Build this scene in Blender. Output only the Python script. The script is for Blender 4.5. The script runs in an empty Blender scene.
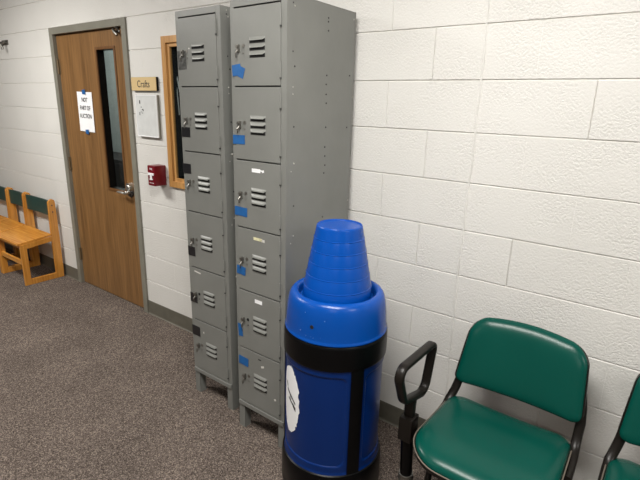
import bpy, bmesh, math, random
from mathutils import Vector, Matrix
random.seed(7)
C = bpy.context.scene.collection
PI = math.pi

# ------------------------------------------------------------------ materials
def new_mat(name):
    m = bpy.data.materials.new(name); m.use_nodes = True
    nt = m.node_tree; b = nt.nodes['Principled BSDF']
    return m, nt, b
def mat(name, col, rough=.5, metal=0, spec=.5, var=.06, vscale=8, bump=0, bscale=60, coat=0, stretch=None):
    m, nt, b = new_mat(name)
    N = nt.nodes; L = nt.links
    b.inputs['Roughness'].default_value = rough
    b.inputs['Metallic'].default_value = metal
    b.inputs['Specular IOR Level'].default_value = spec
    b.inputs['Coat Weight'].default_value = coat
    tc = N.new('ShaderNodeTexCoord')
    src = tc.outputs['Object']
    if stretch:
        mp = N.new('ShaderNodeMapping'); mp.inputs['Scale'].default_value = stretch
        L.new(src, mp.inputs['Vector']); src = mp.outputs['Vector']
    n = N.new('ShaderNodeTexNoise'); n.inputs['Scale'].default_value = vscale; n.inputs['Detail'].default_value = 4
    L.new(src, n.inputs['Vector'])
    r = N.new('ShaderNodeValToRGB')
    r.color_ramp.elements[0].position = .3; r.color_ramp.elements[1].position = .7
    r.color_ramp.elements[0].color = [c*(1-var) for c in col]+[1]
    r.color_ramp.elements[1].color = [min(1, c*(1+var)) for c in col]+[1]
    L.new(n.outputs['Fac'], r.inputs['Fac']); L.new(r.outputs['Color'], b.inputs['Base Color'])
    if bump:
        n2 = N.new('ShaderNodeTexNoise'); n2.inputs['Scale'].default_value = bscale; n2.inputs['Detail'].default_value = 3
        L.new(src, n2.inputs['Vector'])
        bp = N.new('ShaderNodeBump'); bp.inputs['Strength'].default_value = 1; bp.inputs['Distance'].default_value = bump
        L.new(n2.outputs['Fac'], bp.inputs['Height']); L.new(bp.outputs['Normal'], b.inputs['Normal'])
    return m

def block_paint():
    m, nt, b = new_mat('painted_block'); N = nt.nodes; L = nt.links
    b.inputs['Roughness'].default_value = .42; b.inputs['Specular IOR Level'].default_value = .35
    tc = N.new('ShaderNodeTexCoord')
    n = N.new('ShaderNodeTexNoise'); n.inputs['Scale'].default_value = 1.3; n.inputs['Detail'].default_value = 5
    L.new(tc.outputs['Object'], n.inputs['Vector'])
    r = N.new('ShaderNodeValToRGB')
    r.color_ramp.elements[0].position = .3; r.color_ramp.elements[0].color = (.685, .67, .635, 1)
    r.color_ramp.elements[1].position = .7; r.color_ramp.elements[1].color = (.735, .72, .685, 1)
    L.new(n.outputs['Fac'], r.inputs['Fac']); L.new(r.outputs['Color'], b.inputs['Base Color'])
    # stippled, dimpled masonry paint
    v = N.new('ShaderNodeTexNoise'); v.inputs['Scale'].default_value = 115; v.inputs['Detail'].default_value = 2.5; v.inputs['Roughness'].default_value = .55
    v.inputs['Distortion'].default_value = .15
    L.new(tc.outputs['Object'], v.inputs['Vector'])
    rr = N.new('ShaderNodeValToRGB'); rr.color_ramp.elements[0].position = .34; rr.color_ramp.elements[1].position = .58
    L.new(v.outputs['Fac'], rr.inputs['Fac'])
    mask = N.new('ShaderNodeTexNoise'); mask.inputs['Scale'].default_value = 5; mask.inputs['Detail'].default_value = 2
    L.new(tc.outputs['Object'], mask.inputs['Vector'])
    mr = N.new('ShaderNodeValToRGB'); mr.color_ramp.elements[0].position = .35; mr.color_ramp.elements[1].position = .65
    mr.color_ramp.elements[0].color = (.35, .35, .35, 1)
    L.new(mask.outputs['Fac'], mr.inputs['Fac'])
    bp = N.new('ShaderNodeBump'); bp.inputs['Distance'].default_value = .0014
    L.new(mr.outputs['Color'], bp.inputs['Strength'])
    L.new(rr.outputs['Color'], bp.inputs['Height']); L.new(bp.outputs['Normal'], b.inputs['Normal'])
    return m

def carpet_mat():
    m, nt, b = new_mat('carpet'); N = nt.nodes; L = nt.links
    b.inputs['Roughness'].default_value = .95; b.inputs['Specular IOR Level'].default_value = .1
    tc = N.new('ShaderNodeTexCoord')
    a = N.new('ShaderNodeTexVoronoi'); a.inputs['Scale'].default_value = 250
    L.new(tc.outputs['Object'], a.inputs['Vector'])
    sep = N.new('ShaderNodeSeparateColor'); L.new(a.outputs['Color'], sep.inputs['Color'])
    r = N.new('ShaderNodeValToRGB'); e = r.color_ramp.elements
    e[0].position = 0; e[0].color = (.038, .029, .026, 1)
    e[1].position = 1; e[1].color = (.27, .225, .19, 1)
    for p, c in ((.28, (.074, .059, .052, 1)), (.58, (.118, .097, .085, 1)), (.83, (.166, .138, .120, 1))):
        x = e.new(p); x.color = c
    L.new(sep.outputs['Red'], r.inputs['Fac'])
    n = N.new('ShaderNodeTexNoise'); n.inputs['Scale'].default_value = 3.5; n.inputs['Detail'].default_value = 6
    L.new(tc.outputs['Object'], n.inputs['Vector'])
    r2 = N.new('ShaderNodeValToRGB'); r2.color_ramp.elements[0].position = .3; r2.color_ramp.elements[1].position = .75
    r2.color_ramp.elements[0].color = (1.02, 1.0, .98, 1); r2.color_ramp.elements[1].color = (1.38, 1.35, 1.32, 1)
    L.new(n.outputs['Fac'], r2.inputs['Fac'])
    mx = N.new('ShaderNodeMix'); mx.data_type = 'RGBA'; mx.blend_type = 'MULTIPLY'; mx.inputs[0].default_value = 1
    L.new(r.outputs['Color'], mx.inputs[6]); L.new(r2.outputs['Color'], mx.inputs[7])
    L.new(mx.outputs[2], b.inputs['Base Color'])
    bp = N.new('ShaderNodeBump'); bp.inputs['Strength'].default_value = .8; bp.inputs['Distance'].default_value = .004
    L.new(a.outputs['Distance'], bp.inputs['Height']); L.new(bp.outputs['Normal'], b.inputs['Normal'])
    return m

def wood_mat(name, c1, c2, rough, axis='Z', scale=9, coat=0):
    m, nt, b = new_mat(name); N = nt.nodes; L = nt.links
    b.inputs['Roughness'].default_value = rough; b.inputs['Coat Weight'].default_value = coat
    b.inputs['Coat Roughness'].default_value = .15
    tc = N.new('ShaderNodeTexCoord'); mp = N.new('ShaderNodeMapping')
    s = {'X': (.06, 1, 1), 'Y': (1, .06, 1), 'Z': (1, 1, .045)}[axis]
    mp.inputs['Scale'].default_value = s; L.new(tc.outputs['Object'], mp.inputs['Vector'])
    n = N.new('ShaderNodeTexNoise'); n.inputs['Scale'].default_value = scale*6; n.inputs['Detail'].default_value = 7; n.inputs['Roughness'].default_value = .62
    L.new(mp.outputs['Vector'], n.inputs['Vector'])
    n2 = N.new('ShaderNodeTexNoise'); n2.inputs['Scale'].default_value = scale; n2.inputs['Detail'].default_value = 2
    L.new(mp.outputs['Vector'], n2.inputs['Vector'])
    ad = N.new('ShaderNodeMix'); ad.data_type = 'FLOAT'; ad.inputs[0].default_value = .4
    L.new(n.outputs['Fac'], ad.inputs[2]); L.new(n2.outputs['Fac'], ad.inputs[3])
    r = N.new('ShaderNodeValToRGB'); r.color_ramp.elements[0].position = .36; r.color_ramp.elements[1].position = .64
    r.color_ramp.elements[0].color = (*c1, 1); r.color_ramp.elements[1].color = (*c2, 1)
    L.new(ad.outputs[0], r.inputs['Fac']); L.new(r.outputs['Color'], b.inputs['Base Color'])
    return m

def glass_mat():
    m, nt, b = new_mat('window_glass'); N = nt.nodes; L = nt.links
    N.remove(b); out = N['Material Output']
    t = N.new('ShaderNodeBsdfTransparent'); t.inputs['Color'].default_value = (.86, .9, .9, 1)
    g = N.new('ShaderNodeBsdfGlossy'); g.inputs['Roughness'].default_value = .02
    f = N.new('ShaderNodeLayerWeight'); f.inputs['Blend'].default_value = .5
    p = N.new('ShaderNodeMath'); p.operation = 'POWER'; p.inputs[1].default_value = 4; L.new(f.outputs['Facing'], p.inputs[0])
    q = N.new('ShaderNodeMath'); q.operation = 'MULTIPLY_ADD'; q.inputs[1].default_value = .35; q.inputs[2].default_value = .035; L.new(p.outputs[0], q.inputs[0])
    x = N.new('ShaderNodeMixShader'); L.new(q.outputs[0], x.inputs[0]); L.new(t.outputs[0], x.inputs[1]); L.new(g.outputs[0], x.inputs[2])
    L.new(x.outputs[0], out.inputs['Surface'])
    return m
def emit_mat(name, col, s):
    m, nt, b = new_mat(name); b.inputs['Emission Color'].default_value = (*col, 1); b.inputs['Emission Strength'].default_value = s
    return m

M = dict(
    wall=block_paint(), carpet=carpet_mat(),
    plain=mat('plaster', (.36, .35, .33), .7), ceil=mat('ceiling_tile', (.50, .49, .47), .9, bump=.002, bscale=90),
    base=mat('baseboard_vinyl', (.12, .112, .088), .5, var=.1, vscale=14),
    frame=mat('door_frame_paint', (.215, .205, .168), .4, var=.08),
    door=wood_mat('door_veneer', (.135, .066, .022), (.29, .150, .054), .4, 'Z', 9),
    trimwood=wood_mat('oak_trim', (.40, .19, .055), (.64, .35, .12), .38, 'Z', 9),
    trimwood2=wood_mat('door_window_trim', (.10, .042, .012), (.20, .090, .028), .4, 'Z', 9),
    kid=wood_mat('varnished_wood', (.42, .155, .020), (.70, .32, .06), .25, 'Z', 10, .35),
    kidseat=wood_mat('varnished_seat_wood', (.48, .175, .022), (.76, .36, .07), .22, 'X', 10, .4),
    kidback=mat('green_backrest_board', (.018, .055, .048), .4, var=.12),
    lock=mat('locker_grey', (.188, .190, .176), .40, metal=.0, spec=.5, var=.05, vscale=5, bump=.0004, bscale=30),
    lockdoor=mat('locker_door_grey', (.188, .190, .176), .42, spec=.5, var=.06, vscale=6, bump=.0004, bscale=20),
    slit=mat('dark_slit', (.006, .006, .006), .8), chip=mat('bare_paint_chip', (.62, .60, .56), .6),
    hole=mat('bolt_hole', (.03, .03, .028), .6), rivet=mat('rivet_metal', (.45, .44, .4), .35, metal=.6),
    chrome=mat('brushed_chrome', (.80, .79, .76), .33, metal=1), latch=mat('latch_metal', (.22, .21, .19), .45, metal=.9),
    bronze=mat('bronze_hinge', (.16, .11, .06), .45, metal=.4), dark=mat('dark_metal', (.035, .032, .03), .4, metal=.3),
    tapeb=mat('blue_masking_tape', (.006, .095, .30), .6, var=.12, vscale=40), tapek=mat('black_tape', (.012, .012, .014), .3, var=.1),
    tapeg=mat('grey_tape', (.085, .085, .08), .3, var=.5, vscale=60),
    paper=mat('white_paper', (.86, .86, .87), .7, var=.02), ink=mat('black_ink', (.02, .02, .025), .6),
    yellow=mat('yellowed_label', (.68, .64, .40), .6, var=.2, vscale=80),
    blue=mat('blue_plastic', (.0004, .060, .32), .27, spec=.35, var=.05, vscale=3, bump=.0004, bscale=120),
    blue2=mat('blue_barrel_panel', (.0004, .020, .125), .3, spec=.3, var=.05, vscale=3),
    blue3=mat('blue_bucket_plastic', (.0004, .060, .33), .27, spec=.32, var=.04, vscale=3),
    blk=mat('black_plastic', (.002, .002, .0023), .33, spec=.16, var=.1), speck=mat('pale_scuff', (.12, .25, .55), .6),
    grn=mat('green_vinyl', (.0010, .058, .043), .27, spec=.24, var=.05, vscale=5, bump=.0006, bscale=9),
    shell=mat('brown_plastic', (.009, .007, .0055), .34, spec=.25, var=.1), rim=mat('taupe_edging', (.15, .125, .10), .4),
    red=mat('red_enamel', (.15, .003, .009), .3, var=.06), signt=mat('tan_sign_face', (.66, .49, .25), .4, var=.04),
    board=mat('pale_board_face', (.66, .67, .66), .35, var=.05, vscale=20),
    glass=glass_mat(), farroom=mat('corridor_paint', (.36, .40, .39), .7), darkroom=mat('unlit_room_shade', (.010, .013, .017), .8),  # darkroom: gloom of the unlit room put into a near-black wall colour
    cab=mat('dark_standin_black', (.015, .014, .014), .6), rope=mat('white_cord', (.75, .75, .74), .6),
    diff=emit_mat('lamp_diffuser', (1, .965, .90), 5.5),
)

# ------------------------------------------------------------------ mesh helpers
def obj(name, bm, m, parent=None, smooth=False, label=None):
    me = bpy.data.meshes.new(name)
    bmesh.ops.recalc_face_normals(bm, faces=bm.faces)
    bm.to_mesh(me); bm.free()
    ms = m if isinstance(m, (list, tuple)) else [m]
    for k in ms: me.materials.append(k)
    if smooth:
        for p in me.polygons: p.use_smooth = True
    o = bpy.data.objects.new(name, me); C.objects.link(o)
    if parent: o.parent = parent
    if smooth:
        me.set_sharp_from_angle(angle=math.radians(38))
    if label: o['label'] = label
    return o
def tag(o, label, cat, group=None):
    o['label'] = label; o['category'] = cat
    if group: o['group'] = group
    return o
def thing(name, label, cat, loc=(0, 0, 0), rot=(0, 0, 0), group=None):
    o = bpy.data.objects.new(name, None); C.objects.link(o); o.empty_display_size = .1
    o.location = loc; o.rotation_euler = rot
    return tag(o, label, cat, group)
def struct(name, bm, m, parent=None, **k):
    o = obj(name, bm, m, parent, **k); o['kind'] = 'structure'; return o
def BM(): return bmesh.new()
def box(bm, x0, x1, y0, y1, z0, z1, bev=0, mi=0, seg=2):
    x0, x1 = sorted((x0, x1)); y0, y1 = sorted((y0, y1)); z0, z1 = sorted((z0, z1))
    r = bmesh.ops.create_cube(bm, size=1)
    vs = r['verts']
    for v in vs:
        v.co = Vector(((x0+x1)/2+v.co.x*(x1-x0), (y0+y1)/2+v.co.y*(y1-y0), (z0+z1)/2+v.co.z*(z1-z0)))
    fs = list({f for v in vs for f in v.link_faces})
    for f in fs: f.material_index = mi
    if bev > 0:
        es = list({e for v in vs for e in v.link_edges})
        g = bmesh.ops.bevel(bm, geom=es, offset=bev, segments=seg, profile=.6, affect='EDGES')
        vs = list({v for f in g['faces'] for v in f.verts} | {v for v in vs if v.is_valid})
        for f in g['faces']: f.material_index = mi
    return vs
def quad(bm, pts, mi=0):
    vs = [bm.verts.new(p) for p in pts]; f = bm.faces.new(vs); f.material_index = mi; return f
def cyl(bm, a, b, r0, r1=None, n=20, cap=True):
    a = Vector(a); b = Vector(b); r1 = r0 if r1 is None else r1
    d = (b-a).normalized(); u = d.orthogonal().normalized(); w = d.cross(u)
    A = [bm.verts.new(a+(u*math.cos(t)+w*math.sin(t))*r0) for t in [2*PI*i/n for i in range(n)]]
    B = [bm.verts.new(b+(u*math.cos(t)+w*math.sin(t))*r1) for t in [2*PI*i/n for i in range(n)]]
    for i in range(n): bm.faces.new((A[i], A[(i+1) % n], B[(i+1) % n], B[i]))
    if cap: bm.faces.new(A[::-1]); bm.faces.new(B)
def tube(bm, pts, rx, ry=None, n=12, closed=False, up=Vector((0, 0, 1)), sup=2.0, side=None):
    """sweep an elliptical (superelliptic for sup > 2) section along pts"""
    ry = ry or rx; pts = [Vector(p) for p in pts]; rings = []
    K = len(pts)
    for i, p in enumerate(pts):
        a = pts[(i-1) % K] if closed or i > 0 else p
        b = pts[(i+1) % K] if closed or i < K-1 else p
        t = (b-a).normalized()
        s = Vector(side) if side else t.cross(up)
        s = s.normalized() if s.length > 1e-4 else t.orthogonal().normalized()
        w = s.cross(t).normalized()
        ring = []
        for k in range(n):
            c, q = math.cos(2*PI*k/n), math.sin(2*PI*k/n)
            e = 2/sup
            ring.append(bm.verts.new(p + s*rx*math.copysign(abs(c)**e, c) + w*ry*math.copysign(abs(q)**e, q)))
        rings.append(ring)
    for i in range(K if closed else K-1):
        A, B = rings[i], rings[(i+1) % K]
        for k in range(n): bm.faces.new((A[k], A[(k+1) % n], B[(k+1) % n], B[k]))
    if not closed: bm.faces.new(rings[0][::-1]); bm.faces.new(rings[-1])
def lathe(bm, prof, n=96, radf=None, a0=0, a1=2*PI):
    full = abs(a1-a0-2*PI) < 1e-6
    m = n if full else n+1
    rings = []
    for r, z in prof:
        if r < 1e-6: rings.append([bm.verts.new((0, 0, z))]); continue
        rg = []
        for k in range(m):
            t = a0+(a1-a0)*k/n
            q = r+(radf(t, z) if radf else 0)
            rg.append(bm.verts.new((q*math.cos(t), q*math.sin(t), z)))
        rings.append(rg)
    for A, B in zip(rings, rings[1:]):
        for k in range(n):
            j = (k+1) % m
            if len(A) == 1 and len(B) == 1: continue
            if len(A) == 1: bm.faces.new((A[0], B[k], B[j]))
            elif len(B) == 1: bm.faces.new((A[k], A[j], B[0]))
            else: bm.faces.new((A[k], A[j], B[j], B[k]))
def text_mesh(txt, size, align='CENTER'):
    cu = bpy.data.curves.new('lettering', 'FONT'); cu.body = txt; cu.size = size; cu.align_x = align; cu.extrude = .0003
    o = bpy.data.objects.new('lettering', cu)
    C.objects.link(o); bpy.context.view_layer.update()
    me = bpy.data.meshes.new_from_object(o.evaluated_get(bpy.context.evaluated_depsgraph_get()))
    bpy.data.objects.remove(o); return me
def lettering(txt, size, m, parent, x, y, z, align='CENTER', sx=1):
    me = text_mesh(txt, size, align); me.materials.clear(); me.materials.append(m)
    # text lies in XY; stand it up to face -Y
    me.transform(Matrix(((sx, 0, 0, x), (0, 0, -1, y), (0, 1, 0, z), (0, 0, 0, 1))))
    o = bpy.data.objects.new('lettering', me); C.objects.link(o); o.parent = parent
    return o

# ------------------------------------------------------------------ setting
XL, XR, YB, ZC = -8.6, 3.2, -5.2, 2.72
B = .2032; ZJ = 1.9002; XE = -.6645
DX0, DX1, DZ1 = -4.073, -3.062, 2.092          # rough opening of the door
WX0, WX1, WZ0, WZ1 = -2.62, -1.80, 1.075, 1.935  # opening of the interior window
def wall_back():
    bm = BM()
    regs = [(XL, DX0, 0, ZC), (DX0, DX1, DZ1, ZC), (DX1, WX0, 0, ZC), (WX0, WX1, 0, WZ0), (WX0, WX1, WZ1, ZC), (WX1, XR, 0, ZC)]
    jw, dp = .0040, .0060
    k = 5
    for row in range(-5, 12):
        z1 = ZJ-row*B; z0 = z1-B
        off = 0 if row % 2 else B
        n0 = int((XL-XE)/(2*B))-2
        for n in range(n0, int((XR-XE)/(2*B))+3):
            a = XE+off+n*2*B-(0 if row % 2 else 2*B); b = a+2*B
            for (rx0, rx1, rz0, rz1) in regs:
                # the expansion joint also cuts every course
                for (sx0, sx1) in ((rx0, min(rx1, XE)), (max(rx0, XE), rx1)):
                    x0, x1, q0, q1 = max(a, sx0), min(b, sx1), max(z0, rz0), min(z1, rz1)
                    if x1-x0 < .004 or q1-q0 < .004: continue
                    ins = min(jw, (x1-x0)*.4, (q1-q0)*.4)
                    # vertical joints are filled with paint to different degrees
                    def vd(x):
                        if abs(x-XE) < .01: return .5
                        if x < -1.3: return .12
                        if x > XE+.45: return .1
                        if x > XE: return .8 if row in (1, 4, 7) else .10
                        return .8
                    ya, yb = dp*vd(x0), dp*vd(x1); ia, ib = ins*max(.15, vd(x0)*.8), ins*max(.15, vd(x1)*.8)
                    jt = random.uniform(-.0004, .0004)
                    O = [bm.verts.new(p) for p in ((x0, dp, q0), (x1, dp, q0), (x1, dp, q1), (x0, dp, q1))]
                    I = [bm.verts.new(p) for p in ((x0+ia, jt, q0+ins), (x1-ib, jt, q0+ins), (x1-ib, jt, q1-ins), (x0+ia, jt, q1-ins))]
                    Sv = [bm.verts.new((x0, ya+jt, q0+ins)), bm.verts.new((x1, yb+jt, q0+ins)), bm.verts.new((x1, yb+jt, q1-ins)), bm.verts.new((x0, ya+jt, q1-ins))]
                    bm.faces.new(I)
                    bm.faces.new((O[0], O[1], Sv[1], I[1], I[0], Sv[0]))
                    bm.faces.new((O[3], Sv[3], I[3], I[2], Sv[2], O[2]))
                    bm.faces.new((Sv[0], I[0], I[3], Sv[3])); bm.faces.new((Sv[1], Sv[2], I[2], I[1]))
    # core behind the faces, with the reveals of both openings
    for (x0, x1, z0, z1) in regs: box(bm, x0, x1, .0068, .19, z0, z1)
    # paint-filled bead of the control joint
    pts = [(XE+.0026*math.sin(z*5.1)+.0016*math.sin(z*19)+.0008*math.sin(z*47), -.0005+.0008*math.sin(z*31), z) for z in [i*.02 for i in range(136)]]
    tube(bm, pts, .0050, .0042, 8, up=Vector((0, 1, 0)))
    # lumps of mortar above the door frame
    for i in range(40):
        x = -4.06+i*.025+random.uniform(-.02, .02)
        s = random.uniform(.004, .011)
        r = bmesh.ops.create_icosphere(bm, subdivisions=1, radius=1)
        for v in r['verts']: v.co = Vector((x+v.co.x*s*1.6, v.co.y*.009, 2.108+v.co.z*s))
    return bm
struct('wall_back', wall_back(), M['wall'])
def plain(name, *b, m='plain'):
    bm = BM(); box(bm, *b); return struct(name, bm, M[m])
plain('floor', XL, XR, YB, 3.0, -.1, 0, m='carpet')
plain('ceiling', XL, XR, YB, 3.0, ZC, ZC+.1, m='ceil')
plain('wall_left', XL-.1, XL, YB, 3.0, 0, ZC); plain('wall_right', XR, XR+.1, YB, 3.0, 0, ZC)
plain('wall_front', XL-.1, XR+.1, YB-.1, YB, 0, ZC)
plain('wall_corridor', XL, -2.84, 1.6, 1.7, 0, ZC, m='farroom')
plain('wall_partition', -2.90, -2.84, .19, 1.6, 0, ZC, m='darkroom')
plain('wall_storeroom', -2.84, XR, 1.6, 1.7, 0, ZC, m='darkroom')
def baseboard(name, x0, x1):
    bm = BM()
    pr = [(-.001, 0), (-.012, 0), (-.007, .004), (-.0045, .012), (-.0035, .09), (-.0035, .104), (-.002, .108), (.0, .108)]
    A = [bm.verts.new((x0, y, z)) for y, z in pr]; Bv = [bm.verts.new((x1, y, z)) for y, z in pr]
    for i in range(len(pr)-1): bm.faces.new((A[i], A[i+1], Bv[i+1], Bv[i]))
    bm.faces.new(A); bm.faces.new(Bv)
    return struct(name, bm, M['base'])
baseboard('baseboard_left', XL, -4.092); baseboard('baseboard_right', -3.048, XR)

# door: steel frame, veneered leaf, narrow lite
bm = BM()
FX0, FX1, FZ = -4.092, -3.046, 2.104
box(bm, FX0, FX0+.05, -.014, .10, 0, FZ, .003); box(bm, FX1-.05, FX1, -.014, .10, 0, FZ, .003)
box(bm, FX0+.05, FX1-.05, -.014, .10, FZ-.05, FZ, .003)
box(bm, FX0+.05, FX0+.066, .062, .19, 0, FZ-.05); box(bm, FX1-.066, FX1-.05, .062, .19, 0, FZ-.05)
box(bm, FX0+.066, FX1-.066, .062, .19, FZ-.066, FZ-.05)
fr = struct('trim_1', bm, M['frame'])
fr['label'] = 'taupe painted steel door frame'
LX0, LX1 = FX0+.053, FX1-.053
LZ1 = FZ-.053
GX0, GX1, GZ0, GZ1 = -3.478, -3.240, .918, 1.930
bm = BM()
for b in ((LX0, GX0, 0.008, LZ1), (GX1, LX1, 0.008, LZ1), (GX0, GX1, .008, GZ0), (GX0, GX1, GZ1, LZ1)):
    box(bm, b[0], b[1], 0, .044, b[2], b[3])
bmesh.ops.remove_doubles(bm, verts=bm.verts, dist=1e-5)
door = struct('door_1', bm, M['door']); door['label'] = 'brown wood veneer door with a narrow glass pane'
def frame_bm(x0, x1, z0, z1, w, y0, y1, bev=.002):
    bm = BM()
    box(bm, x0, x0+w, y0, y1, z0, z1, bev); box(bm, x1-w, x1, y0, y1, z0, z1, bev)
    box(bm, x0+w, x1-w, y0, y1, z1-w, z1, bev); box(bm, x0+w, x1-w, y0, y1, z0, z0+w, bev)
    return bm
obj('window_trim', frame_bm(GX0-.012, GX1+.012, GZ0-.012, GZ1+.012, .020, -.005, .012), M['trimwood2'], door)
obj('window_stop', frame_bm(GX0, GX1, GZ0, GZ1, .009, .003, .056), M['shell'], door, label='dark brown glazing stop with the shade of the reveal in its colour')  # brown stop darkened to near black for the shaded depth of the reveal
bm = BM(); box(bm, GX0+.009, GX1-.009, .046, .050, GZ0+.009, GZ1-.009); obj('window_pane', bm, M['glass'], door)
# lock set
kx, kz = -3.180, .925
bm = BM(); cyl(bm, (kx, 0, kz), (kx, -.012, kz), .036, .032, 28); rose = obj('lock_rose', bm, M['dark'], door, True, 'dark round lock plate')
bm = BM(); cyl(bm, (kx, -.01, kz), (kx, -.052, kz), .012); tube(bm, [(kx+.004, -.055, kz), (kx-.03, -.058, kz+.001), (kx-.065, -.056, kz), (kx-.092, -.050, kz-.002)], .012, .008, 12)
obj('door_handle', bm, M['chrome'], rose, True)
bm = BM(); cyl(bm, (kx+.01, 0, kz+.042), (kx+.01, -.030, kz+.042), .034, .030, 28); cyl(bm, (kx+.01, -.030, kz+.042), (kx+.01, -.038, kz+.042), .015)
obj('thumb_turn', bm, M['chrome'], door, True, 'bright round deadbolt cylinder')
for z in (1.82, 1.06, .27):
    bm = BM(); cyl(bm, (LX0-.002, -.008, z-.055), (LX0-.002, -.008, z+.055), .008, n=12); box(bm, LX0, LX0+.02, -.002, .0, z-.055, z+.055)
    obj('hinge', bm, M['bronze'], door, True)
bm = BM(); box(bm, -3.19, -3.15, -.006, 0, 2.018, 2.034, .002); tube(bm, [(-3.20, -.004, 2.03), (-3.185, -.030, 2.034), (-3.155, -.040, 2.016), (-3.130, -.036, 1.998)], .009, n=8)
cyl(bm, (-3.165, -.004, 2.034), (-3.165, -.020, 2.055), .009, n=10)
obj('coat_hook', bm, M['latch'], door, True)

door.location.y = .014
# taped notice on the door
nt_ = thing('paper_notice', 'white paper notice taped to the brown door', 'notice', (-3.700, .012, 1.485), (0, math.radians(1), 0))
bm = BM()
NX = 8
g = [[bm.verts.new((-.108+.216*i/NX, -.0025-.002*math.sin(i*.8), -.148+.296*j/6)) for i in range(NX+1)] for j in range(7)]
for j in range(6):
    for i in range(NX): bm.faces.new((g[j][i], g[j][i+1], g[j+1][i+1], g[j+1][i]))
r_ = bmesh.ops.extrude_face_region(bm, geom=list(bm.faces))
for v in r_['geom']:
    if isinstance(v, bmesh.types.BMVert): v.co.y += .0006
obj('sheet', bm, M['paper'], nt_)
for t, z in (('NOT', .075), ('PART OF', .015), ('AUCTION', -.045)):
    lettering(t, .046, M['ink'], nt_, 0, -.0055, z, sx=.82)
for z in (.148, -.148):
    bm = BM(); quad(bm, [(-.022, -.0062, z-.016), (.024, -.0058, z-.018), (.022, -.0062, z+.018), (-.024, -.0058, z+.014)])
    quad(bm, [(-.022, -.0068, z-.016), (.024, -.0064, z-.018), (.022, -.0068, z+.018), (-.024, -.0064, z+.014)])
    obj('tape', bm, M['tapeb'], nt_, label='blue masking tape')

# interior window beside the lockers
win = struct('window_1', frame_bm(-2.668, -1.76, 1.035, 1.965, .040, -.018, 0), M['trimwood']); win['label'] = 'oak framed interior window with dark glass'
obj('window_frame', frame_bm(-2.630, -1.79, 1.070, 1.930, .027, -.006, .012), M['trimwood'], win)
bm = BM(); box(bm, -2.60, -1.822, .002, .006, 1.10, 1.90); obj('window_pane', bm, M['glass'], win)
obj('jamb_shade_lining', frame_bm(-2.618, -1.802, 1.077, 1.933, .014, .013, .20), M['darkroom'], win, label='added near-black lining that keeps the reveal behind the glass dark')  # added lining, near-black in place of shade on the white wall reveal
bm = BM()
tube(bm, [(-2.615, .045, 1.745), (-2.612, .040, 1.70), (-2.598, .035, 1.60), (-2.590, .035, 1.50)], .004, n=8)
tube(bm, [(-2.612, .045, 1.745), (-2.585, .040, 1.66), (-2.555, .035, 1.57), (-2.530, .035, 1.48)], .005, n=8)
tag(obj('hanging_cord', bm, M['rope'], None, True), 'white cord hanging behind the oak framed interior window', 'cord')

# invented cabinet standing in for a dark shape behind the door pane
bm = BM(); box(bm, -6.4, -4.5, 1.05, 1.5, .08, .92, .01); box(bm, -6.35, -4.55, 1.08, 1.48, 0, .08)
cb = thing('cabinet', 'invented low cabinet standing in for a dark shape behind the narrow door pane', 'cabinet', (-5.45, 1.27, 0))
o = obj('body', bm, M['cab'], cb); o.location = (5.45, -1.27, 0)
for i in range(3):
    bm = BM(); box(bm, -.92+i*.62, -.32+i*.62, -.236, -.2205, .12, .88, .004); d = obj('door', bm, M['cab'], cb)

# sign, board, alarm, hook
sg = thing('room_sign', 'small tan Crafts sign on the white wall beside the door', 'sign', (-2.8775, 0, 1.6875))
bm = BM(); box(bm, -.1375, .1375, -.016, 0, -.043, .043, .002); obj('backing', bm, M['blk'], sg, label='black sign edge')
bm = BM(); box(bm, -.1365, .1365, -.020, -.0162, -.042, .042, .001); obj('face', bm, M['signt'], sg)
lettering('Crafts', .062, M['ink'], sg, 0, -.0206, -.021, sx=.9)
wb = thing('wall_board', 'small white notice board below the Crafts sign', 'board', (-2.8625, 0, 1.492))
bm = BM(); box(bm, -.1175, .1175, -.014, 0, -.145, .128, .002); obj('backing', bm, M['frame'], wb)
bm = BM(); box(bm, -.1165, .1165, -.020, -.0142, -.144, .127, .0015); obj('panel', bm, M['board'], wb)
obj('rim', frame_bm(-.1165, .1165, -.144, .127, .006, -.0225, -.0195, .001), M['paper'], wb)
bm = BM()
for (x, z, w, h) in ((-.075, .07, .010, .022), (-.06, .045, .006, .006), (-.05, .03, .012, .006), (-.04, .022, .006, .014), (-.065, .015, .008, .004), (-.08, -.005, .005, .02), (-.052, .008, .01, .004)):
    box(bm, x, x+w, -.0212, -.0199, z, z+h)
obj('pen_mark', bm, M['ink'], wb)
al = thing('fire_alarm_pull_station', 'dark red fire alarm pull box on the wall under the notice board', 'fire alarm', (-2.760, 0, 1.105))
bm = BM(); box(bm, -.04, .04, -.088, 0, -.068, .066, .005); obj('housing', bm, M['red'], al, True)
bm = BM(); box(bm, -.030, .030, -.094, -.088, .002, .018, .002); box(bm, -.009, .009, -.094, -.088, -.024, .002, .002); box(bm, -.016, .016, -.0935, -.088, -.028, -.020, .001)
obj('pull_handle', bm, M['paper'], al, label='white T shaped pull handle')
lettering('FIRE', .019, M['paper'], al, 0, -.0886, .038, sx=.9); lettering('PULL DOWN', .0085, M['paper'], al, 0, -.0886, -.052)
hk = thing('wall_hook', 'small grey metal hook high on the white wall left of the door', 'hook', (-4.93, 0, 2.025))
bm = BM(); box(bm, -.06, .06, -.008, 0, -.005, .035, .003); obj('plate', bm, M['latch'], hk)
bm = BM(); tube(bm, [(.02, -.004, .015), (.022, -.035, .012), (.03, -.05, -.008), (.040, -.045, -.045)], .011, n=10)
tube(bm, [(-.03, -.004, .015), (-.028, -.04, .012), (-.02, -.052, .024)], .010, n=10); obj('prong', bm, M['latch'], hk, True)

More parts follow.
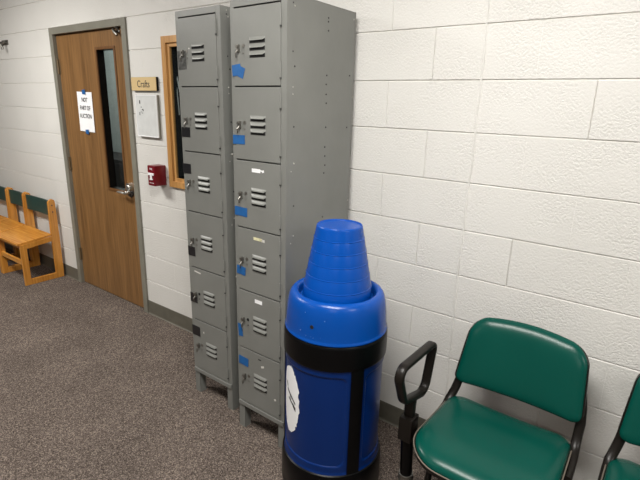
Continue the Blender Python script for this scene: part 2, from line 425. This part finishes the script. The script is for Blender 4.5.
# ------------------------------------------------------------------ lockers
LW, LD, LH = .305, .457, 1.981
Z0, DZ = 1.9517, .2992
tapes_left = [('tapeg', 0), ('tapek', 1), ('tapek', 2), ('tapek', 3), ('tapek', 4), ('tapek', 5)]
def rquad(bm, cx, cz, w, h, a, y, th=.0005):
    ca, sa = math.cos(a), math.sin(a); P_ = []
    for u, v in ((-w/2, -h/2), (w/2, -h/2), (w/2, h/2), (-w/2, h/2)):
        P_.append((cx+u*ca-v*sa, cz+u*sa+v*ca))
    A = [bm.verts.new((p[0], y, p[1])) for p in P_]; Bq = [bm.verts.new((p[0], y-th, p[1])) for p in P_]
    bm.faces.new(A); bm.faces.new(Bq)
    for i in range(4): bm.faces.new((A[i], A[(i+1) % 4], Bq[(i+1) % 4], Bq[i]))
def make_locker(name, label, loc, rot, tapes, labels, bent=()):
    t = thing(name, label, 'locker', loc, rot)
    bm = BM()
    zb = .157                                         # underside of the cabinet
    box(bm, -LW, -LW+.0015, 0, LD, zb, LH); box(bm, -.0015, 0, 0, LD, zb, LH)
    box(bm, -LW, 0, LD-.0015, LD, zb, LH); box(bm, -LW, 0, 0, LD, LH-.002, LH); box(bm, -LW, 0, 0, LD, zb, zb+.002)
    # face frame
    box(bm, -LW, -LW+.020, -.001, .004, zb, LH, .0008); box(bm, -.028, 0, -.001, .004, zb, LH, .0008)
    box(bm, -LW+.02, -.028, -.001, .004, Z0+.003, LH, .0008)
    box(bm, -LW+.004, -.004, -.0075, .004, zb-.024, Z0-6*DZ-.0015, .0015)
    # folded front flange of each side panel: a faint proud strip
    box(bm, 0, .0012, .0, .040, zb, LH, .0005); box(bm, -LW-.0012, -LW, .0, .040, zb, LH, .0005)
    for k in range(1, 6): box(bm, -LW+.002, -.002, .012, LD-.004, Z0-k*DZ-.003, Z0-k*DZ)
    obj('body', bm, M['lock'], t)
    # legs: folded angle feet
    for (sx, sy) in ((-1, 0), (1, 0), (-1, 1), (1, 1)):
        bm = BM(); x = -LW if sx < 0 else 0; y = 0 if sy == 0 else LD
        ix = 1 if sx < 0 else -1; iy = 1 if sy == 0 else -1
        box(bm, x, x+ix*.040, y, y+iy*.002, 0, zb+.01); box(bm, x, x+ix*.002, y, y+iy*.045, 0, zb+.01); box(bm, x+ix*.038, x+ix*.040, y, y+iy*.040, 0, zb+.01)
        obj('leg', bm, M['lock'], t)
    # rivets and bolt holes in the right side sheet
    for (y, z) in ((.034, 1.781), (.046, 1.728), (.255, 1.93), (.255, 1.916), (.257, 1.882), (.253, 1.708), (.251, 1.672), (.253, 1.632), (.255, 1.596), (.044, 1.501), (.256, 1.496), (.253, 1.412), (.255, 1.373), (.257, 1.333), (.251, 1.299), (.423, 1.718), (.416, 1.493), (.034, 1.95), (.047, 1.18), (.25, 1.1)):
        bm = BM(); cyl(bm, (-.001, y, z), (.0017, y, z), .0034, n=10); obj('bolt_hole', bm, M['hole'], t)
    for (y, z) in ((.036, 1.651), (.036, 1.625), (.047, 1.355), (.029, 1.324), (.455, 1.626), (.047, 1.05), (.03, 1.02), (.043, 1.94), (.047, .75), (.44, 1.95), (.035, 1.965), (.450, 1.15)):
        bm = BM(); cyl(bm, (0, y, z), (.0026, y, z), .0042, .002, n=10); obj('rivet', bm, M['rivet'], t, True)
    for k in range(6):
        zt = Z0-k*DZ-.003; zl = Z0-(k+1)*DZ+.003; x0, x1 = -LW+.0212, -.0286
        cx = -LW+.02+.257*.46
        bm = BM(); box(bm, x0, x1, -.0035, .010, zl, zt, .0012)
        d = obj('door', bm, M['lockdoor'], t)
        # three louvres
        for j in range(3):
            z = zt-DZ*(.410+.090*j); lx0, lx1 = x0+.255*.345, x0+.255*.69
            bm = BM()
            n = 10; rows = []
            for a in range(7):
                th = a/6
                yy = -.0035-.0075*math.sin(th*PI/2); zz = z+.012-.0135*th
                row = []
                for i in range(n+1):
                    u = i/n; e = min(1, min(u, 1-u)*9); e = math.sqrt(max(0, 1-(1-e)**2))
                    row.append(bm.verts.new((lx0+(lx1-lx0)*u, -.0036+(yy+.0035)*e, z+.012-.0135*th*(.5+.5*e))))
                rows.append(row)
            for a in range(6):
                for i in range(n): bm.faces.new((rows[a][i], rows[a][i+1], rows[a+1][i+1], rows[a+1][i]))
            obj('vent', bm, M['lockdoor'], d, True)
            bm = BM(); box(bm, lx0+.002, lx1-.002, -.0046, -.0036, z-.0108, z+.004); obj('vent_slot_shade', bm, M['slit'], d)  # louvre opening, carried lower as a painted shadow under the hood
        # latch
        zc = zt-DZ*.49
        bm = BM(); box(bm, x0+.022, x0+.034, -.014, -.0035, zc-.018, zc+.012, .002); tube(bm, [(x0+.028, -.012, zc-.010), (x0+.027, -.020, zc-.02), (x0+.024, -.016, zc-.038)], .0035, n=8)
        cyl(bm, (x0+.028, -.013, zc+.004), (x0+.028, -.019, zc+.004), .006, n=14)
        obj('latch', bm, M['latch'], d, True)
        bm = BM(); cyl(bm, (x0+.055, -.003, zc+.006), (x0+.055, -.0050, zc+.006), .0075, n=16)
        cyl(bm, (x0+.055, -.003, zc-.022), (x0+.055, -.0045, zc-.022), .003, n=10)
        obj('lock_plug', bm, M['slit'] if k in (4,) else M['latch'], d, True)
        # hinge knuckles with a dark pin end
        for (ha, hb) in ((zt-.020, zt-.078), (zl+.085, zl+.030)):
            bm = BM(); cyl(bm, (x1+.001, -.004, ha), (x1+.001, -.004, hb), .0032, n=10); h = obj('hinge', bm, M['lock'], d, True)
            bm = BM(); cyl(bm, (x1+.001, -.0035, hb), (x1+.001, -.0035, hb-.006), .0042, n=10); hp = obj('hinge_pin', bm, M['hole'], d)
        for (m_, cx_, cz_, w_, h_, a_) in tapes[k]:
            bm = BM(); rquad(bm, cx_, zt-cz_, w_, h_, a_, -.0040 if cx_-w_/2 > -LW+.021 else -.0042, .0008)
            obj('tape', bm, M[m_], d, label='blue masking tape' if m_ == 'tapeb' else ('black tape' if m_ == 'tapek' else 'shiny dark grey tape'))
        for (m_, cx_, cz_, w_, h_, a_) in labels[k]:
            bm = BM(); rquad(bm, cx_, zt-cz_, w_, h_, a_, -.0037, .0004)
            obj('sticker', bm, M[m_], d, label='yellowed paper label' if m_ == 'yellow' else 'white paper label remnant')
    return t
xe = -LW
T_right = [
    [('tapeb', xe+.034, .232, .050, .044, .1), ('tapeb', xe+.054, .238, .050, .042, -.35)],
    [('tapeb', xe+.040, .212, .072, .038, .02)],
    [('tapeb', xe+.044, .225, .078, .040, -.02)],
    [('tapeb', xe+.038, .203, .056, .040, -.08)],
    [('tapeb', xe+.024, .208, .028, .064, .1)],
    [('tapeb', xe+.042, .070, .064, .044, -.05)]]
S_right = [[], [], [('paper', xe+.140, .036, .050, .016, 0), ('paper', xe+.180, .036, .012, .010, .3), ('paper', xe+.169, .034, .010, .006, 0)],
           [('yellow', xe+.146, .036, .052, .013, 0), ('chip', xe+.176, .038, .022, .012, 0)],
           [('paper', xe+.146, .033, .046, .018, 0)], [('hole', xe+.15, .026, .018, .006, 0), ('chip', xe+.168, .058, .018, .010, .4), ('chip', xe+.248, .200, .012, .010, .5)]]
T_left = [
    [('tapeg', xe+.038, .178, .060, .080, .02)], [('tapek', xe+.038, .205, .062, .046, .0)],
    [('tapek', xe+.030, .082, .062, .048, 0)], [('tapek', xe+.032, .210, .056, .050, 0)],
    [('tapek', xe+.030, .172, .056, .052, 0)], [('tapek', xe+.034, .066, .064, .056, 0)]]
S_left = [[('chip', xe+.092, .130, .006, .006, 0)], [], [], [], [('chip', xe+.070, .020, .050, .007, -.1)], [('chip', xe+.096, .060, .006, .010, 0)]]
make_locker('locker', 'grey six door locker with blue tape pieces, directly behind the blue barrel', (-1.2308, -.5012, 0), (-.0042, -.0044, -.0146), T_right, S_right)
make_locker('locker', 'grey six door locker with black tape squares, nearer the wooden door', (-1.645, -.4406, 0), (.0027, -.0031, -.0088), T_left, S_left)

# ------------------------------------------------------------------ blue barrel with the upturned bucket
bx, by = -.986, -.469
br = thing('barrel_cooler', 'tall blue plastic barrel cooler with black bands beside the locker', 'barrel', (bx, by, 0))
POSTS = [math.radians(-30.3+120*i) for i in range(3)]
def panel_off(t, z):
    # recessed panels with rounded corners between the black posts
    best = 1e9
    for p in POSTS:
        c = p+PI/3; d = (t-c+PI) % (2*PI)-PI
        x = abs(d)*.205; hw = (PI/3)*.205-.040; zc = .398; hh = .203; rc = .03
        qx = x-(hw-rc); qz = abs(z-zc)-(hh-rc)
        sd = math.hypot(max(qx, 0), max(qz, 0))+min(max(qx, qz), 0)-rc
        best = min(best, sd)
    s = max(0, min(1, (-best)/.005)); s = s*s*(3-2*s)
    return -.0045*s
prof = [(.2045, .150+i*(.735-.150)/190) for i in range(191)]
prof = [(r + (.006*max(0, 1-(z-.150)/.020) if z < .170 else 0), z) for r, z in prof]
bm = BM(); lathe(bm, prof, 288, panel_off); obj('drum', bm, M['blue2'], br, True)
bm = BM(); lathe(bm, [(.2, .0), (.214, .0), (.2175, .006), (.2175, .12), (.2155, .148), (.213, .157), (.2075, .160), (.204, .158)], 128); obj('base_ring', bm, M['blk'], br, True)
bm = BM(); lathe(bm, [(.200, .629), (.207, .627), (.2105, .631), (.2115, .640), (.2110, .715), (.2103, .724), (.207, .729), (.200, .730)], 128); obj('band', bm, M['blk'], br, True)
for p in POSTS:
    bm = BM(); lathe(bm, [(.200, .158), (.2085, .158), (.2085, .63), (.200, .63)], 14, None, p-.132, p+.132)
    obj('post', bm, M['blk'], br, True)
dome = BM(); lathe(dome, [(.200, .733), (.2060, .731), (.2082, .734), (.2080, .738), (.2055, .742), (.2045, .748), (.2035, .765), (.2010, .800), (.1970, .835), (.1925, .858), (.1870, .873), (.1800, .882), (.1710, .8865), (.1620, .886), (.1560, .881), (.1525, .872), (.1510, .860), (.1500, .850), (.06, .848), (0, .848)], 128)
dm = obj('lid', dome, M['blue'], br, True)
def on_cyl(az, z, r): a = math.radians(az); return Vector((r*math.cos(a), r*math.sin(a), z))
bm = BM(); p = on_cyl(-82.2, .797, .2010); d_ = Vector((p.x, p.y, 0)).normalized(); cyl(bm, p-d_*.004, p+d_*.0014, .0075, n=18); obj('plug_hole', bm, M['slit'], dm, True)
for az, z, q_ in ((-92, .845, .002), (-68, .828, .0024), (-97, .77, .0022), (-89, .758, .002), (-80, .755, .002), (-83, .758, .0014), (-72, .76, .0012)):
    p = on_cyl(az, z, .2033 if z < .8 else .1965+(.845-z)*.06)
    bm = BM(); r = bmesh.ops.create_icosphere(bm, subdivisions=2, radius=q_*.7)
    for v in r['verts']: v.co += p
    obj('scuff', bm, M['speck'], dm, True)
# torn white sticker wrapped on the drum
rnd = random.Random(3)
edge = []
for i in range(72):
    a = 2*PI*i/72
    az = -116.5+19.5*math.cos(a); z = .430+.152*math.sin(a)
    j = 1+rnd.uniform(-.11, .06)
    az = -116.5+(az+116.5)*j; z = .430+(z-.430)*(1+rnd.uniform(-.03, .03))
    edge.append((az, z))
bm = BM(); rings = []
for s in [1, .8, .6, .4, .2]:
    rings.append([bm.verts.new(on_cyl(-116.5+(a+116.5)*s, .430+(z-.430)*s, .2012)) for a, z in edge])
c0 = bm.verts.new(on_cyl(-116.5, .430, .2012))
for A, Bq in zip(rings, rings[1:]):
    for k in range(72): bm.faces.new((A[k], A[(k+1) % 72], Bq[(k+1) % 72], Bq[k]))
for k in range(72): bm.faces.new((rings[-1][k], rings[-1][(k+1) % 72], c0))
r_ = bmesh.ops.extrude_face_region(bm, geom=list(bm.faces))
for v in r_['geom']:
    if isinstance(v, bmesh.types.BMVert): v.co.x *= 1.003; v.co.y *= 1.003
st = obj('sticker', bm, M['paper'], br, True, 'torn white oval sticker')
bm = BM()
def mark(a0, z0, a1, z1, w):
    n = 6; A = []; Bq = []
    for i in range(n+1):
        u = i/n; a = a0+(a1-a0)*u; z = z0+(z1-z0)*u
        A.append(bm.verts.new(on_cyl(a, z-w, .2024))); Bq.append(bm.verts.new(on_cyl(a, z+w, .2024)))
    for i in range(n): bm.faces.new((A[i], A[i+1], Bq[i+1], Bq[i]))
mark(-123, .470, -110, .446, .006); mark(-119, .437, -106, .414, .005); mark(-110, .446, -104, .430, .005)
mark(-109, .420, -103.5, .404, .009); mark(-126, .498, -122, .482, .007); mark(-117, .460, -113, .432, .004)
obj('print', bm, M['ink'], st, label='black lettering fragment')

bk = thing('bucket', 'blue plastic bucket standing upside down in the barrel lid', 'bucket', (bx, by, .850))
bp_ = []
z_r = [(.139, .0), (.1395, .012), (.1345, .014), (.1325, .050)]
zs = [.909, .957, 1.007, 1.055, 1.102]
prof = [(.136, 0), (.1385, .001), (.1395, .004), (.139, .012), (.1372, .014)]
def Rb(z): return .0895+(.1345-.0895)*(1.148-z)/(1.148-.909)
for zr in zs:
    h = zr-.850
    prof += [(Rb(zr-.006), h-.006), (Rb(zr)+.0002, h-.004), (Rb(zr)+.0014, h-.0028), (Rb(zr)+.0014, h-.0012), (Rb(zr)-.0004, h)]
prof += [(.0905, .290), (.0890, .2955), (.0865, .298), (.0845, .297), (.0830, .2935), (.05, .2935), (0, .2935)]
bm = BM(); lathe(bm, prof, 112); obj('shell', bm, M['blue3'], bk, True)
bm = BM(); a = math.radians(-56); p = Vector((.0845*math.cos(a), .0845*math.sin(a), .2955)); r = bmesh.ops.create_uvsphere(bm, u_segments=16, v_segments=8, radius=1)
for v in r['verts']:
    q = Vector((v.co.x*.006, v.co.y*.013, v.co.z*.0035)); q.rotate(Matrix.Rotation(a, 3, 'Z')); v.co = p+q
obj('rim_notch', bm, M['blue3'], bk, True)

# ------------------------------------------------------------------ green chairs
def rounded_outline(pts, n=10):
    """pts: list of (x, y, radius) counter-clockwise -> points with arcs at the corners"""
    out = []; K = len(pts)
    for i in range(K):
        p = Vector(pts[i][:2]); a = (Vector(pts[i-1][:2])-p).normalized(); b = (Vector(pts[(i+1) % K][:2])-p).normalized(); r = pts[i][2]
        ang = a.angle(b); d = r/math.tan(ang/2); c = p+(a+b).normalized()*(r/math.sin(ang/2))
        s = p+a*d-c; e = p+b*d-c
        for k in range(n+1):
            t = k/n; v = s.lerp(e, t).normalized()*r
            out.append(c+v)
    # densify straight runs
    res = []
    for i in range(len(out)):
        p, q = out[i], out[(i+1) % len(out)]; m = max(1, int((q-p).length/.02))
        for k in range(m): res.append(p.lerp(q, k/m))
    return res
def pad(bm, outl, cen, T, fmap, p=5, back=.004, rings=12):
    cen = Vector(cen); R_ = []
    for i in range(rings+1):
        s = math.sin(i/rings*PI/2) if i else 0
        h = T*(1-s**p)**(1/2.2)
        if i == 0: R_.append([bm.verts.new(fmap(cen.x, cen.y, T))])
        else: R_.append([bm.verts.new(fmap(cen.x+(q.x-cen.x)*s, cen.y+(q.y-cen.y)*s, h)) for q in outl])
    N_ = len(outl)
    R_.append([bm.verts.new(fmap(cen.x+(q.x-cen.x)*.995, cen.y+(q.y-cen.y)*.995, -back)) for q in outl])
    R_.append([bm.verts.new(fmap(cen.x+(q.x-cen.x)*.5, cen.y+(q.y-cen.y)*.5, -back)) for q in outl])
    R_.append([bm.verts.new(fmap(cen.x, cen.y, -back))])
    for A, Bq in zip(R_, R_[1:]):
        for k in range(N_):
            j = (k+1) % N_
            if len(A) == 1: bm.faces.new((A[0], Bq[k], Bq[j]))
            elif len(Bq) == 1: bm.faces.new((A[k], A[j], Bq[0]))
            else: bm.faces.new((A[k], A[j], Bq[j], Bq[k]))
# local frame: x across (centre 0), y towards the wall is +, origin on the floor under the seat centre
SEAT = rounded_outline([(-.224, .245, .060), (-.236, -.200, .125), (.236, -.200, .125), (.230, .238, .060)])
def arc_top(o):  # arch the top edge and narrow it a little
    r = []
    for q in o:
        y = q.y
        if y > .14: y += .022*(1-(q.x/.21)**2)*min(1, (y-.14)/.1)
        r.append(Vector((q.x, y)))
    return r
BACK = arc_top(rounded_outline([(-.218, .008, .028), (.246, .008, .028), (.222, .262, .066), (-.194, .262, .066)]))
def seat_map(x, y, h):
    z = .435+h
    f = max(0, (-y-.06)/.16); z -= .020*f*f                      # waterfall front
    z += .010*(x/.23)**2 - .006*max(0, y)/.2
    return Vector((x, y, z))
def back_map(x, v, h):
    lean = .30
    yy = .232+v*lean - h*1.0 - .020*((x-.018)/.22)**2 + .10*max(0, v-.12)**2
    return Vector((x, yy, .520+v*.985 - h*lean*.6))
def shell_strip(bm, outl, cen, fmap, grow, h0, h1):
    cen = Vector(cen); R_ = []
    for (s, h) in ((.90, h0), (1+grow, h0), (1+grow, h1), (1+grow-.03, h1), (.90, h1-.0)):
        R_.append([bm.verts.new(fmap(cen.x+(q.x-cen.x)*s, cen.y+(q.y-cen.y)*s, h)) for q in outl])
    N_ = len(outl)
    for A, Bq in zip(R_, R_[1:]+R_[:1]):
        for k in range(N_): bm.faces.new((A[k], A[(k+1) % N_], Bq[(k+1) % N_], Bq[k]))
def make_chair(label, x, y, arm):
    t = thing('stacking_chair', label, 'chair', (x, y, 0), (0, 0, 0))
    bm = BM(); pad(bm, SEAT, (0, -.01), .034, seat_map, p=5); s = obj('seat', bm, M['grn'], t, True)
    bm = BM(); shell_strip(bm, SEAT, (0, -.01), seat_map, .018, -.018, -.0035); pad(bm, [q*.93 for q in SEAT], (0, 0), -.004, lambda a, b, h: seat_map(a, b, h-.014), back=.012, rings=4)
    obj('seat_shell', bm, M['shell'], t, True)
    bm = BM(); sp = [seat_map(q.x*1.020, (q.y+.01)*1.020-.01, -.001) for q in SEAT]
    tube(bm, sp, .0024, n=8, closed=True); obj('edging', bm, M['rim'], s, True)
    bm = BM(); pad(bm, BACK, (.018, .13), .030, back_map, p=6); b = obj('backrest', bm, M['grn'], t, True)
    bm = BM(); shell_strip(bm, [Vector((.018+(q.x-.018)*1.022, .12+(q.y-.12)*(1.03 if q.y < .12 else .93))) for q in BACK], (.018, .13), back_map, .0, -.018, -.001); pad(bm, [Vector((.018+(q.x-.018)*.95, .12+(q.y-.12)*.90)) for q in BACK], (.018, .13), -.004, lambda a, b_, h: back_map(a, b_, h-.012), back=.012, rings=4)
    obj('back_shell', bm, M['shell'], t, True)
    for sx in (-1, 1):   # flat arms joining seat and backrest
        bm = BM()
        ox = .009
        pts = [(ox+sx*.236, .04, .416), (ox+sx*.236, .12, .416), (ox+sx*.235, .17, .422), (ox+sx*.233, .205, .444), (ox*1.5+sx*.228, .226, .478), (.018+sx*.224, .240, .520), (.018+sx*.218, .256, .57), (.018+sx*.208, .272, .62)]
        tube(bm, pts, .0165, .016, 12, sup=3.2, side=(1, 0, 0))
        obj('side_arm', bm, M['shell'], t, True)
    # under-frame and legs
    bm = BM(); tube(bm, [(-.262, .04, .345), (.262, .04, .345)], .018, .018, 14, up=Vector((0, 1, 0)), sup=3.5)
    obj('beam', bm, M['shell'], t, True)
    for q in (-.16, .12): bm = BM(); box(bm, q, q+.04, -.12, .17, .360, .414, .004); obj('seat_bracket', bm, M['shell'], t)
    for sx in (-1, 1):
        for dy in (-1, 1):
            bm = BM(); tube(bm, [(sx*.20, .04+dy*.012, .350), (sx*.20, .04+dy*.06, .20), (sx*.205, .04+dy*.19, .006)], .011, .016, 12, sup=3); l = obj('leg', bm, M['shell'], t, True)
            bm = BM(); cyl(bm, (sx*.205, .04+dy*.188, 0), (sx*.205, .04+dy*.188, .018), .018, .015); obj('foot', bm, M['blk'], l, True)
    if arm:
        ax = arm+.010
        P4 = [(-.176, .716, .034), (.126, .706, .022), (.076, .512, .045), (-.112, .566, .045)]
        # y (towards wall), z
        loop = rounded_outline([(p[0], p[1], p[2]) for p in P4][::-1], 8)
        bm = BM(); K = len(loop); rg = []
        tube(bm, [(ax, q.x, q.y) for q in loop], .0175, .0120, 14, closed=True, sup=3, side=(1, 0, 0))
        obj_arm = obj('armrest', bm, M['shell'], t, True)
        bm = BM(); tube(bm, [(ax, -.042, .540), (ax, -.044, .50), (ax, -.045, .45), (ax, -.045, .42)], .020, .015, 14, up=Vector((0, 1, 0)), sup=3.5); obj('armrest_stem', bm, M['shell'], obj_arm, True)
        bm = BM(); box(bm, ax-.027, ax+.027, -.078, -.015, .372, .472, .006); obj('armrest_bracket', bm, M['shell'], obj_arm, True)
        bm = BM(); box(bm, ax+.015, ax+.13, -.03, .05, .338, .366, .003); obj('armrest_strut', bm, M['shell'], obj_arm, True)
        bm = BM(); cyl(bm, (ax, -.046, .37), (ax, -.028, .190), .0245, .0235, 24); obj('armrest_post', bm, M['blk'], obj_arm, True)
        bm = BM(); cyl(bm, (ax, -.029, .200), (ax, -.026, .172), .028, .031, 24); obj('collar', bm, M['latch'], obj_arm, True, 'grey metal collar')
        bm = BM(); cyl(bm, (ax, -.026, .175), (ax, -.010, 0), .018, .018, 20); obj('support_leg', bm, M['blk'], obj_arm, True)
    return t
CX, CY = -.335, -.445
make_chair('green vinyl padded chair with one black loop armrest, beside the blue barrel', CX, CY, -.297)
make_chair('green vinyl padded chair cut off by the right edge of the photo', CX+.572, CY, 0)

# ------------------------------------------------------------------ small wooden chairs
def make_kid(label, x, y, W2):
    t = thing('childs_chair', label, 'chair', (x, y, 0), group=None)
    th = .022
    for sx in (-1, 1):
        xo = sx*W2; xi = sx*(W2-th)
        bm = BM(); box(bm, xo, xi, -.165, .166, 0, .052, .004); obj('runner', bm, M['kid'], t)
        bm = BM(); vs = box(bm, xo-sx*.001, xi+sx*.001, -.165, .110, .320, .366, .003)
        for v in {v for v in bm.verts}: v.co.z += (v.co.y+.165)*.11
        obj('side_rail', bm, M['kid'], t)
        bm = BM(); box(bm, xo, xi, -.1655, -.112, .046, .345, .004); obj('leg', bm, M['kid'], t)
        # tapered rear post with rounded top, slightly raked
        bm = BM(); A = []; prof = [(.100, .046), (.168, .046), (.168, .40), (.166, .70), (.158, .718), (.138, .727), (.118, .718), (.106, .700), (.100, .40)]
        A = [bm.verts.new((xo, p[0], p[1])) for p in prof]; Bq = [bm.verts.new((xi, p[0], p[1])) for p in prof]
        bm.faces.new(A); bm.faces.new(Bq)
        for i in range(len(prof)): bm.faces.new((A[i], A[(i+1) % len(prof)], Bq[(i+1) % len(prof)], Bq[i]))
        bmesh.ops.bevel(bm, geom=list(bm.edges), offset=.002, segments=1, affect='EDGES')
        po = obj('back_post', bm, M['kid'], t)
        bm = BM()
        for z in (.672, .612):
            bm = BM(); cyl(bm, (xo-sx*.001, .136, z), (xo+sx*.0025, .136, z), .006, n=12); obj('bolt', bm, M['dark'], po)
    bm = BM(); vs = box(bm, -W2+.006, W2-.006, -.185, .100, .362, .382, .005, seg=3)
    for v in bm.verts: v.co.z += (v.co.y+.185)*.13
    obj('seat', bm, M['kidseat'], t)
    bm = BM(); box(bm, -W2+th, W2-th, -.150, -.130, .325, .366, .002); obj('front_rail', bm, M['kidseat'], t)
    bm = BM(); box(bm, -W2+th, W2-th, -.150, -.130, .175, .215, .003); obj('stretcher', bm, M['kidseat'], t)
    bm = BM(); n = 14; g = []
    for j, z in enumerate((.570, .575, .705, .710)):
        pass
    F = []; Bk = []
    for i in range(n+1):
        u = -1+2*i/n; xx = u*(W2-th); yb = .122+.012*(1-u*u)
        F.append([bm.verts.new((xx, yb, .572)), bm.verts.new((xx, yb, .708))]); Bk.append([bm.verts.new((xx, yb+.014, .572)), bm.verts.new((xx, yb+.014, .708))])
    for i in range(n):
        bm.faces.new((F[i][0], F[i+1][0], F[i+1][1], F[i][1])); bm.faces.new((Bk[i][0], Bk[i][1], Bk[i+1][1], Bk[i+1][0]))
        bm.faces.new((F[i][1], F[i+1][1], Bk[i+1][1], Bk[i][1])); bm.faces.new((F[i][0], Bk[i][0], Bk[i+1][0], F[i+1][0]))
    bm.faces.new((F[0][0], F[0][1], Bk[0][1], Bk[0][0])); bm.faces.new((F[n][0], Bk[n][0], Bk[n][1], F[n][1]))
    obj('backrest', bm, M['kidback'], t, True, 'dark green backrest board')
    return t
make_kid('small wooden chair with green backrest, nearest the door', -4.568, -.195, .248)
make_kid('narrower small wooden chair with green backrest, second from the door', -5.010, -.193, .182)
make_kid('small wooden chair with green backrest, barely in frame at the left edge', -5.450, -.193, .248)

# ------------------------------------------------------------------ ceiling lights
def lamp(x, y, power, sx=1.2, sy=.6, label='', mat_=None):
    t = thing('ceiling_light', label, 'ceiling light', (x, y, ZC))
    bm = BM()
    for b in ((-sx/2, sx/2, -sy/2, -sy/2+.03), (-sx/2, sx/2, sy/2-.03, sy/2), (-sx/2, -sx/2+.03, -sy/2, sy/2), (sx/2-.03, sx/2, -sy/2, sy/2)):
        box(bm, b[0], b[1], b[2], b[3], -.02, 0, .002)
    obj('frame', bm, M['paper'], t)
    bm = BM(); box(bm, -sx/2+.03, sx/2-.03, -sy/2+.03, sy/2-.03, -.012, -.002); obj('diffuser', bm, M['diff'], t)
    li = bpy.data.lights.new('area', 'AREA'); li.shape = 'RECTANGLE'; li.size = sx-.06; li.size_y = sy-.06; li.energy = power; li.color = (1, .978, .935)
    lo = bpy.data.objects.new('lamp', li); C.objects.link(lo); lo.parent = t; lo.location = (0, 0, -.03)
lamp(-3.9, -1.55, 118, label='ceiling light above the area before the wooden door')
lamp(-.55, -1.50, 112, label='ceiling light above the area before the green chairs')
lamp(2.3, -1.55, 50, label='ceiling light at the right end of the room')
lamp(-2.9, -4.0, 14, label='ceiling light in the left rear of the room')
lamp(.8, -4.0, 18, label='ceiling light in the right rear of the room')
lamp(-5.2, .9, 40, .6, .6, label='ceiling light in the corridor behind the door')

w = bpy.data.worlds.new('world'); bpy.context.scene.world = w; w.use_nodes = True
w.node_tree.nodes['Background'].inputs[0].default_value = (.8, .85, 1, 1); w.node_tree.nodes['Background'].inputs[1].default_value = .0

# ------------------------------------------------------------------ camera
f, yaw, pit, rol = 472.778, -.632948, -.279427, .0274145
cy, sy, cp, sp = math.cos(yaw), math.sin(yaw), math.cos(pit), math.sin(pit)
fwd = Vector((sy*cp, cy*cp, sp)); right = Vector((cy, -sy, 0)); up = right.cross(fwd)
r2 = right*math.cos(rol)+up*math.sin(rol); u2 = -right*math.sin(rol)+up*math.cos(rol)
cam = bpy.data.cameras.new('camera'); co = bpy.data.objects.new('camera', cam); C.objects.link(co)
cam.sensor_width = 36; cam.lens = 36*f/640; cam.clip_start = .02
mw = Matrix.Identity(4)
for i in range(3): mw[i][0] = r2[i]; mw[i][1] = u2[i]; mw[i][2] = -fwd[i]
mw[0][3], mw[1][3], mw[2][3] = 0, -1.93885, 1.58967
co.matrix_world = mw
sc = bpy.context.scene; sc.camera = co
sc.view_settings.view_transform = 'Standard'; sc.view_settings.look = 'None'; sc.view_settings.gamma = 1
sc.view_settings.use_curve_mapping = False; sc.view_settings.exposure = -0.60
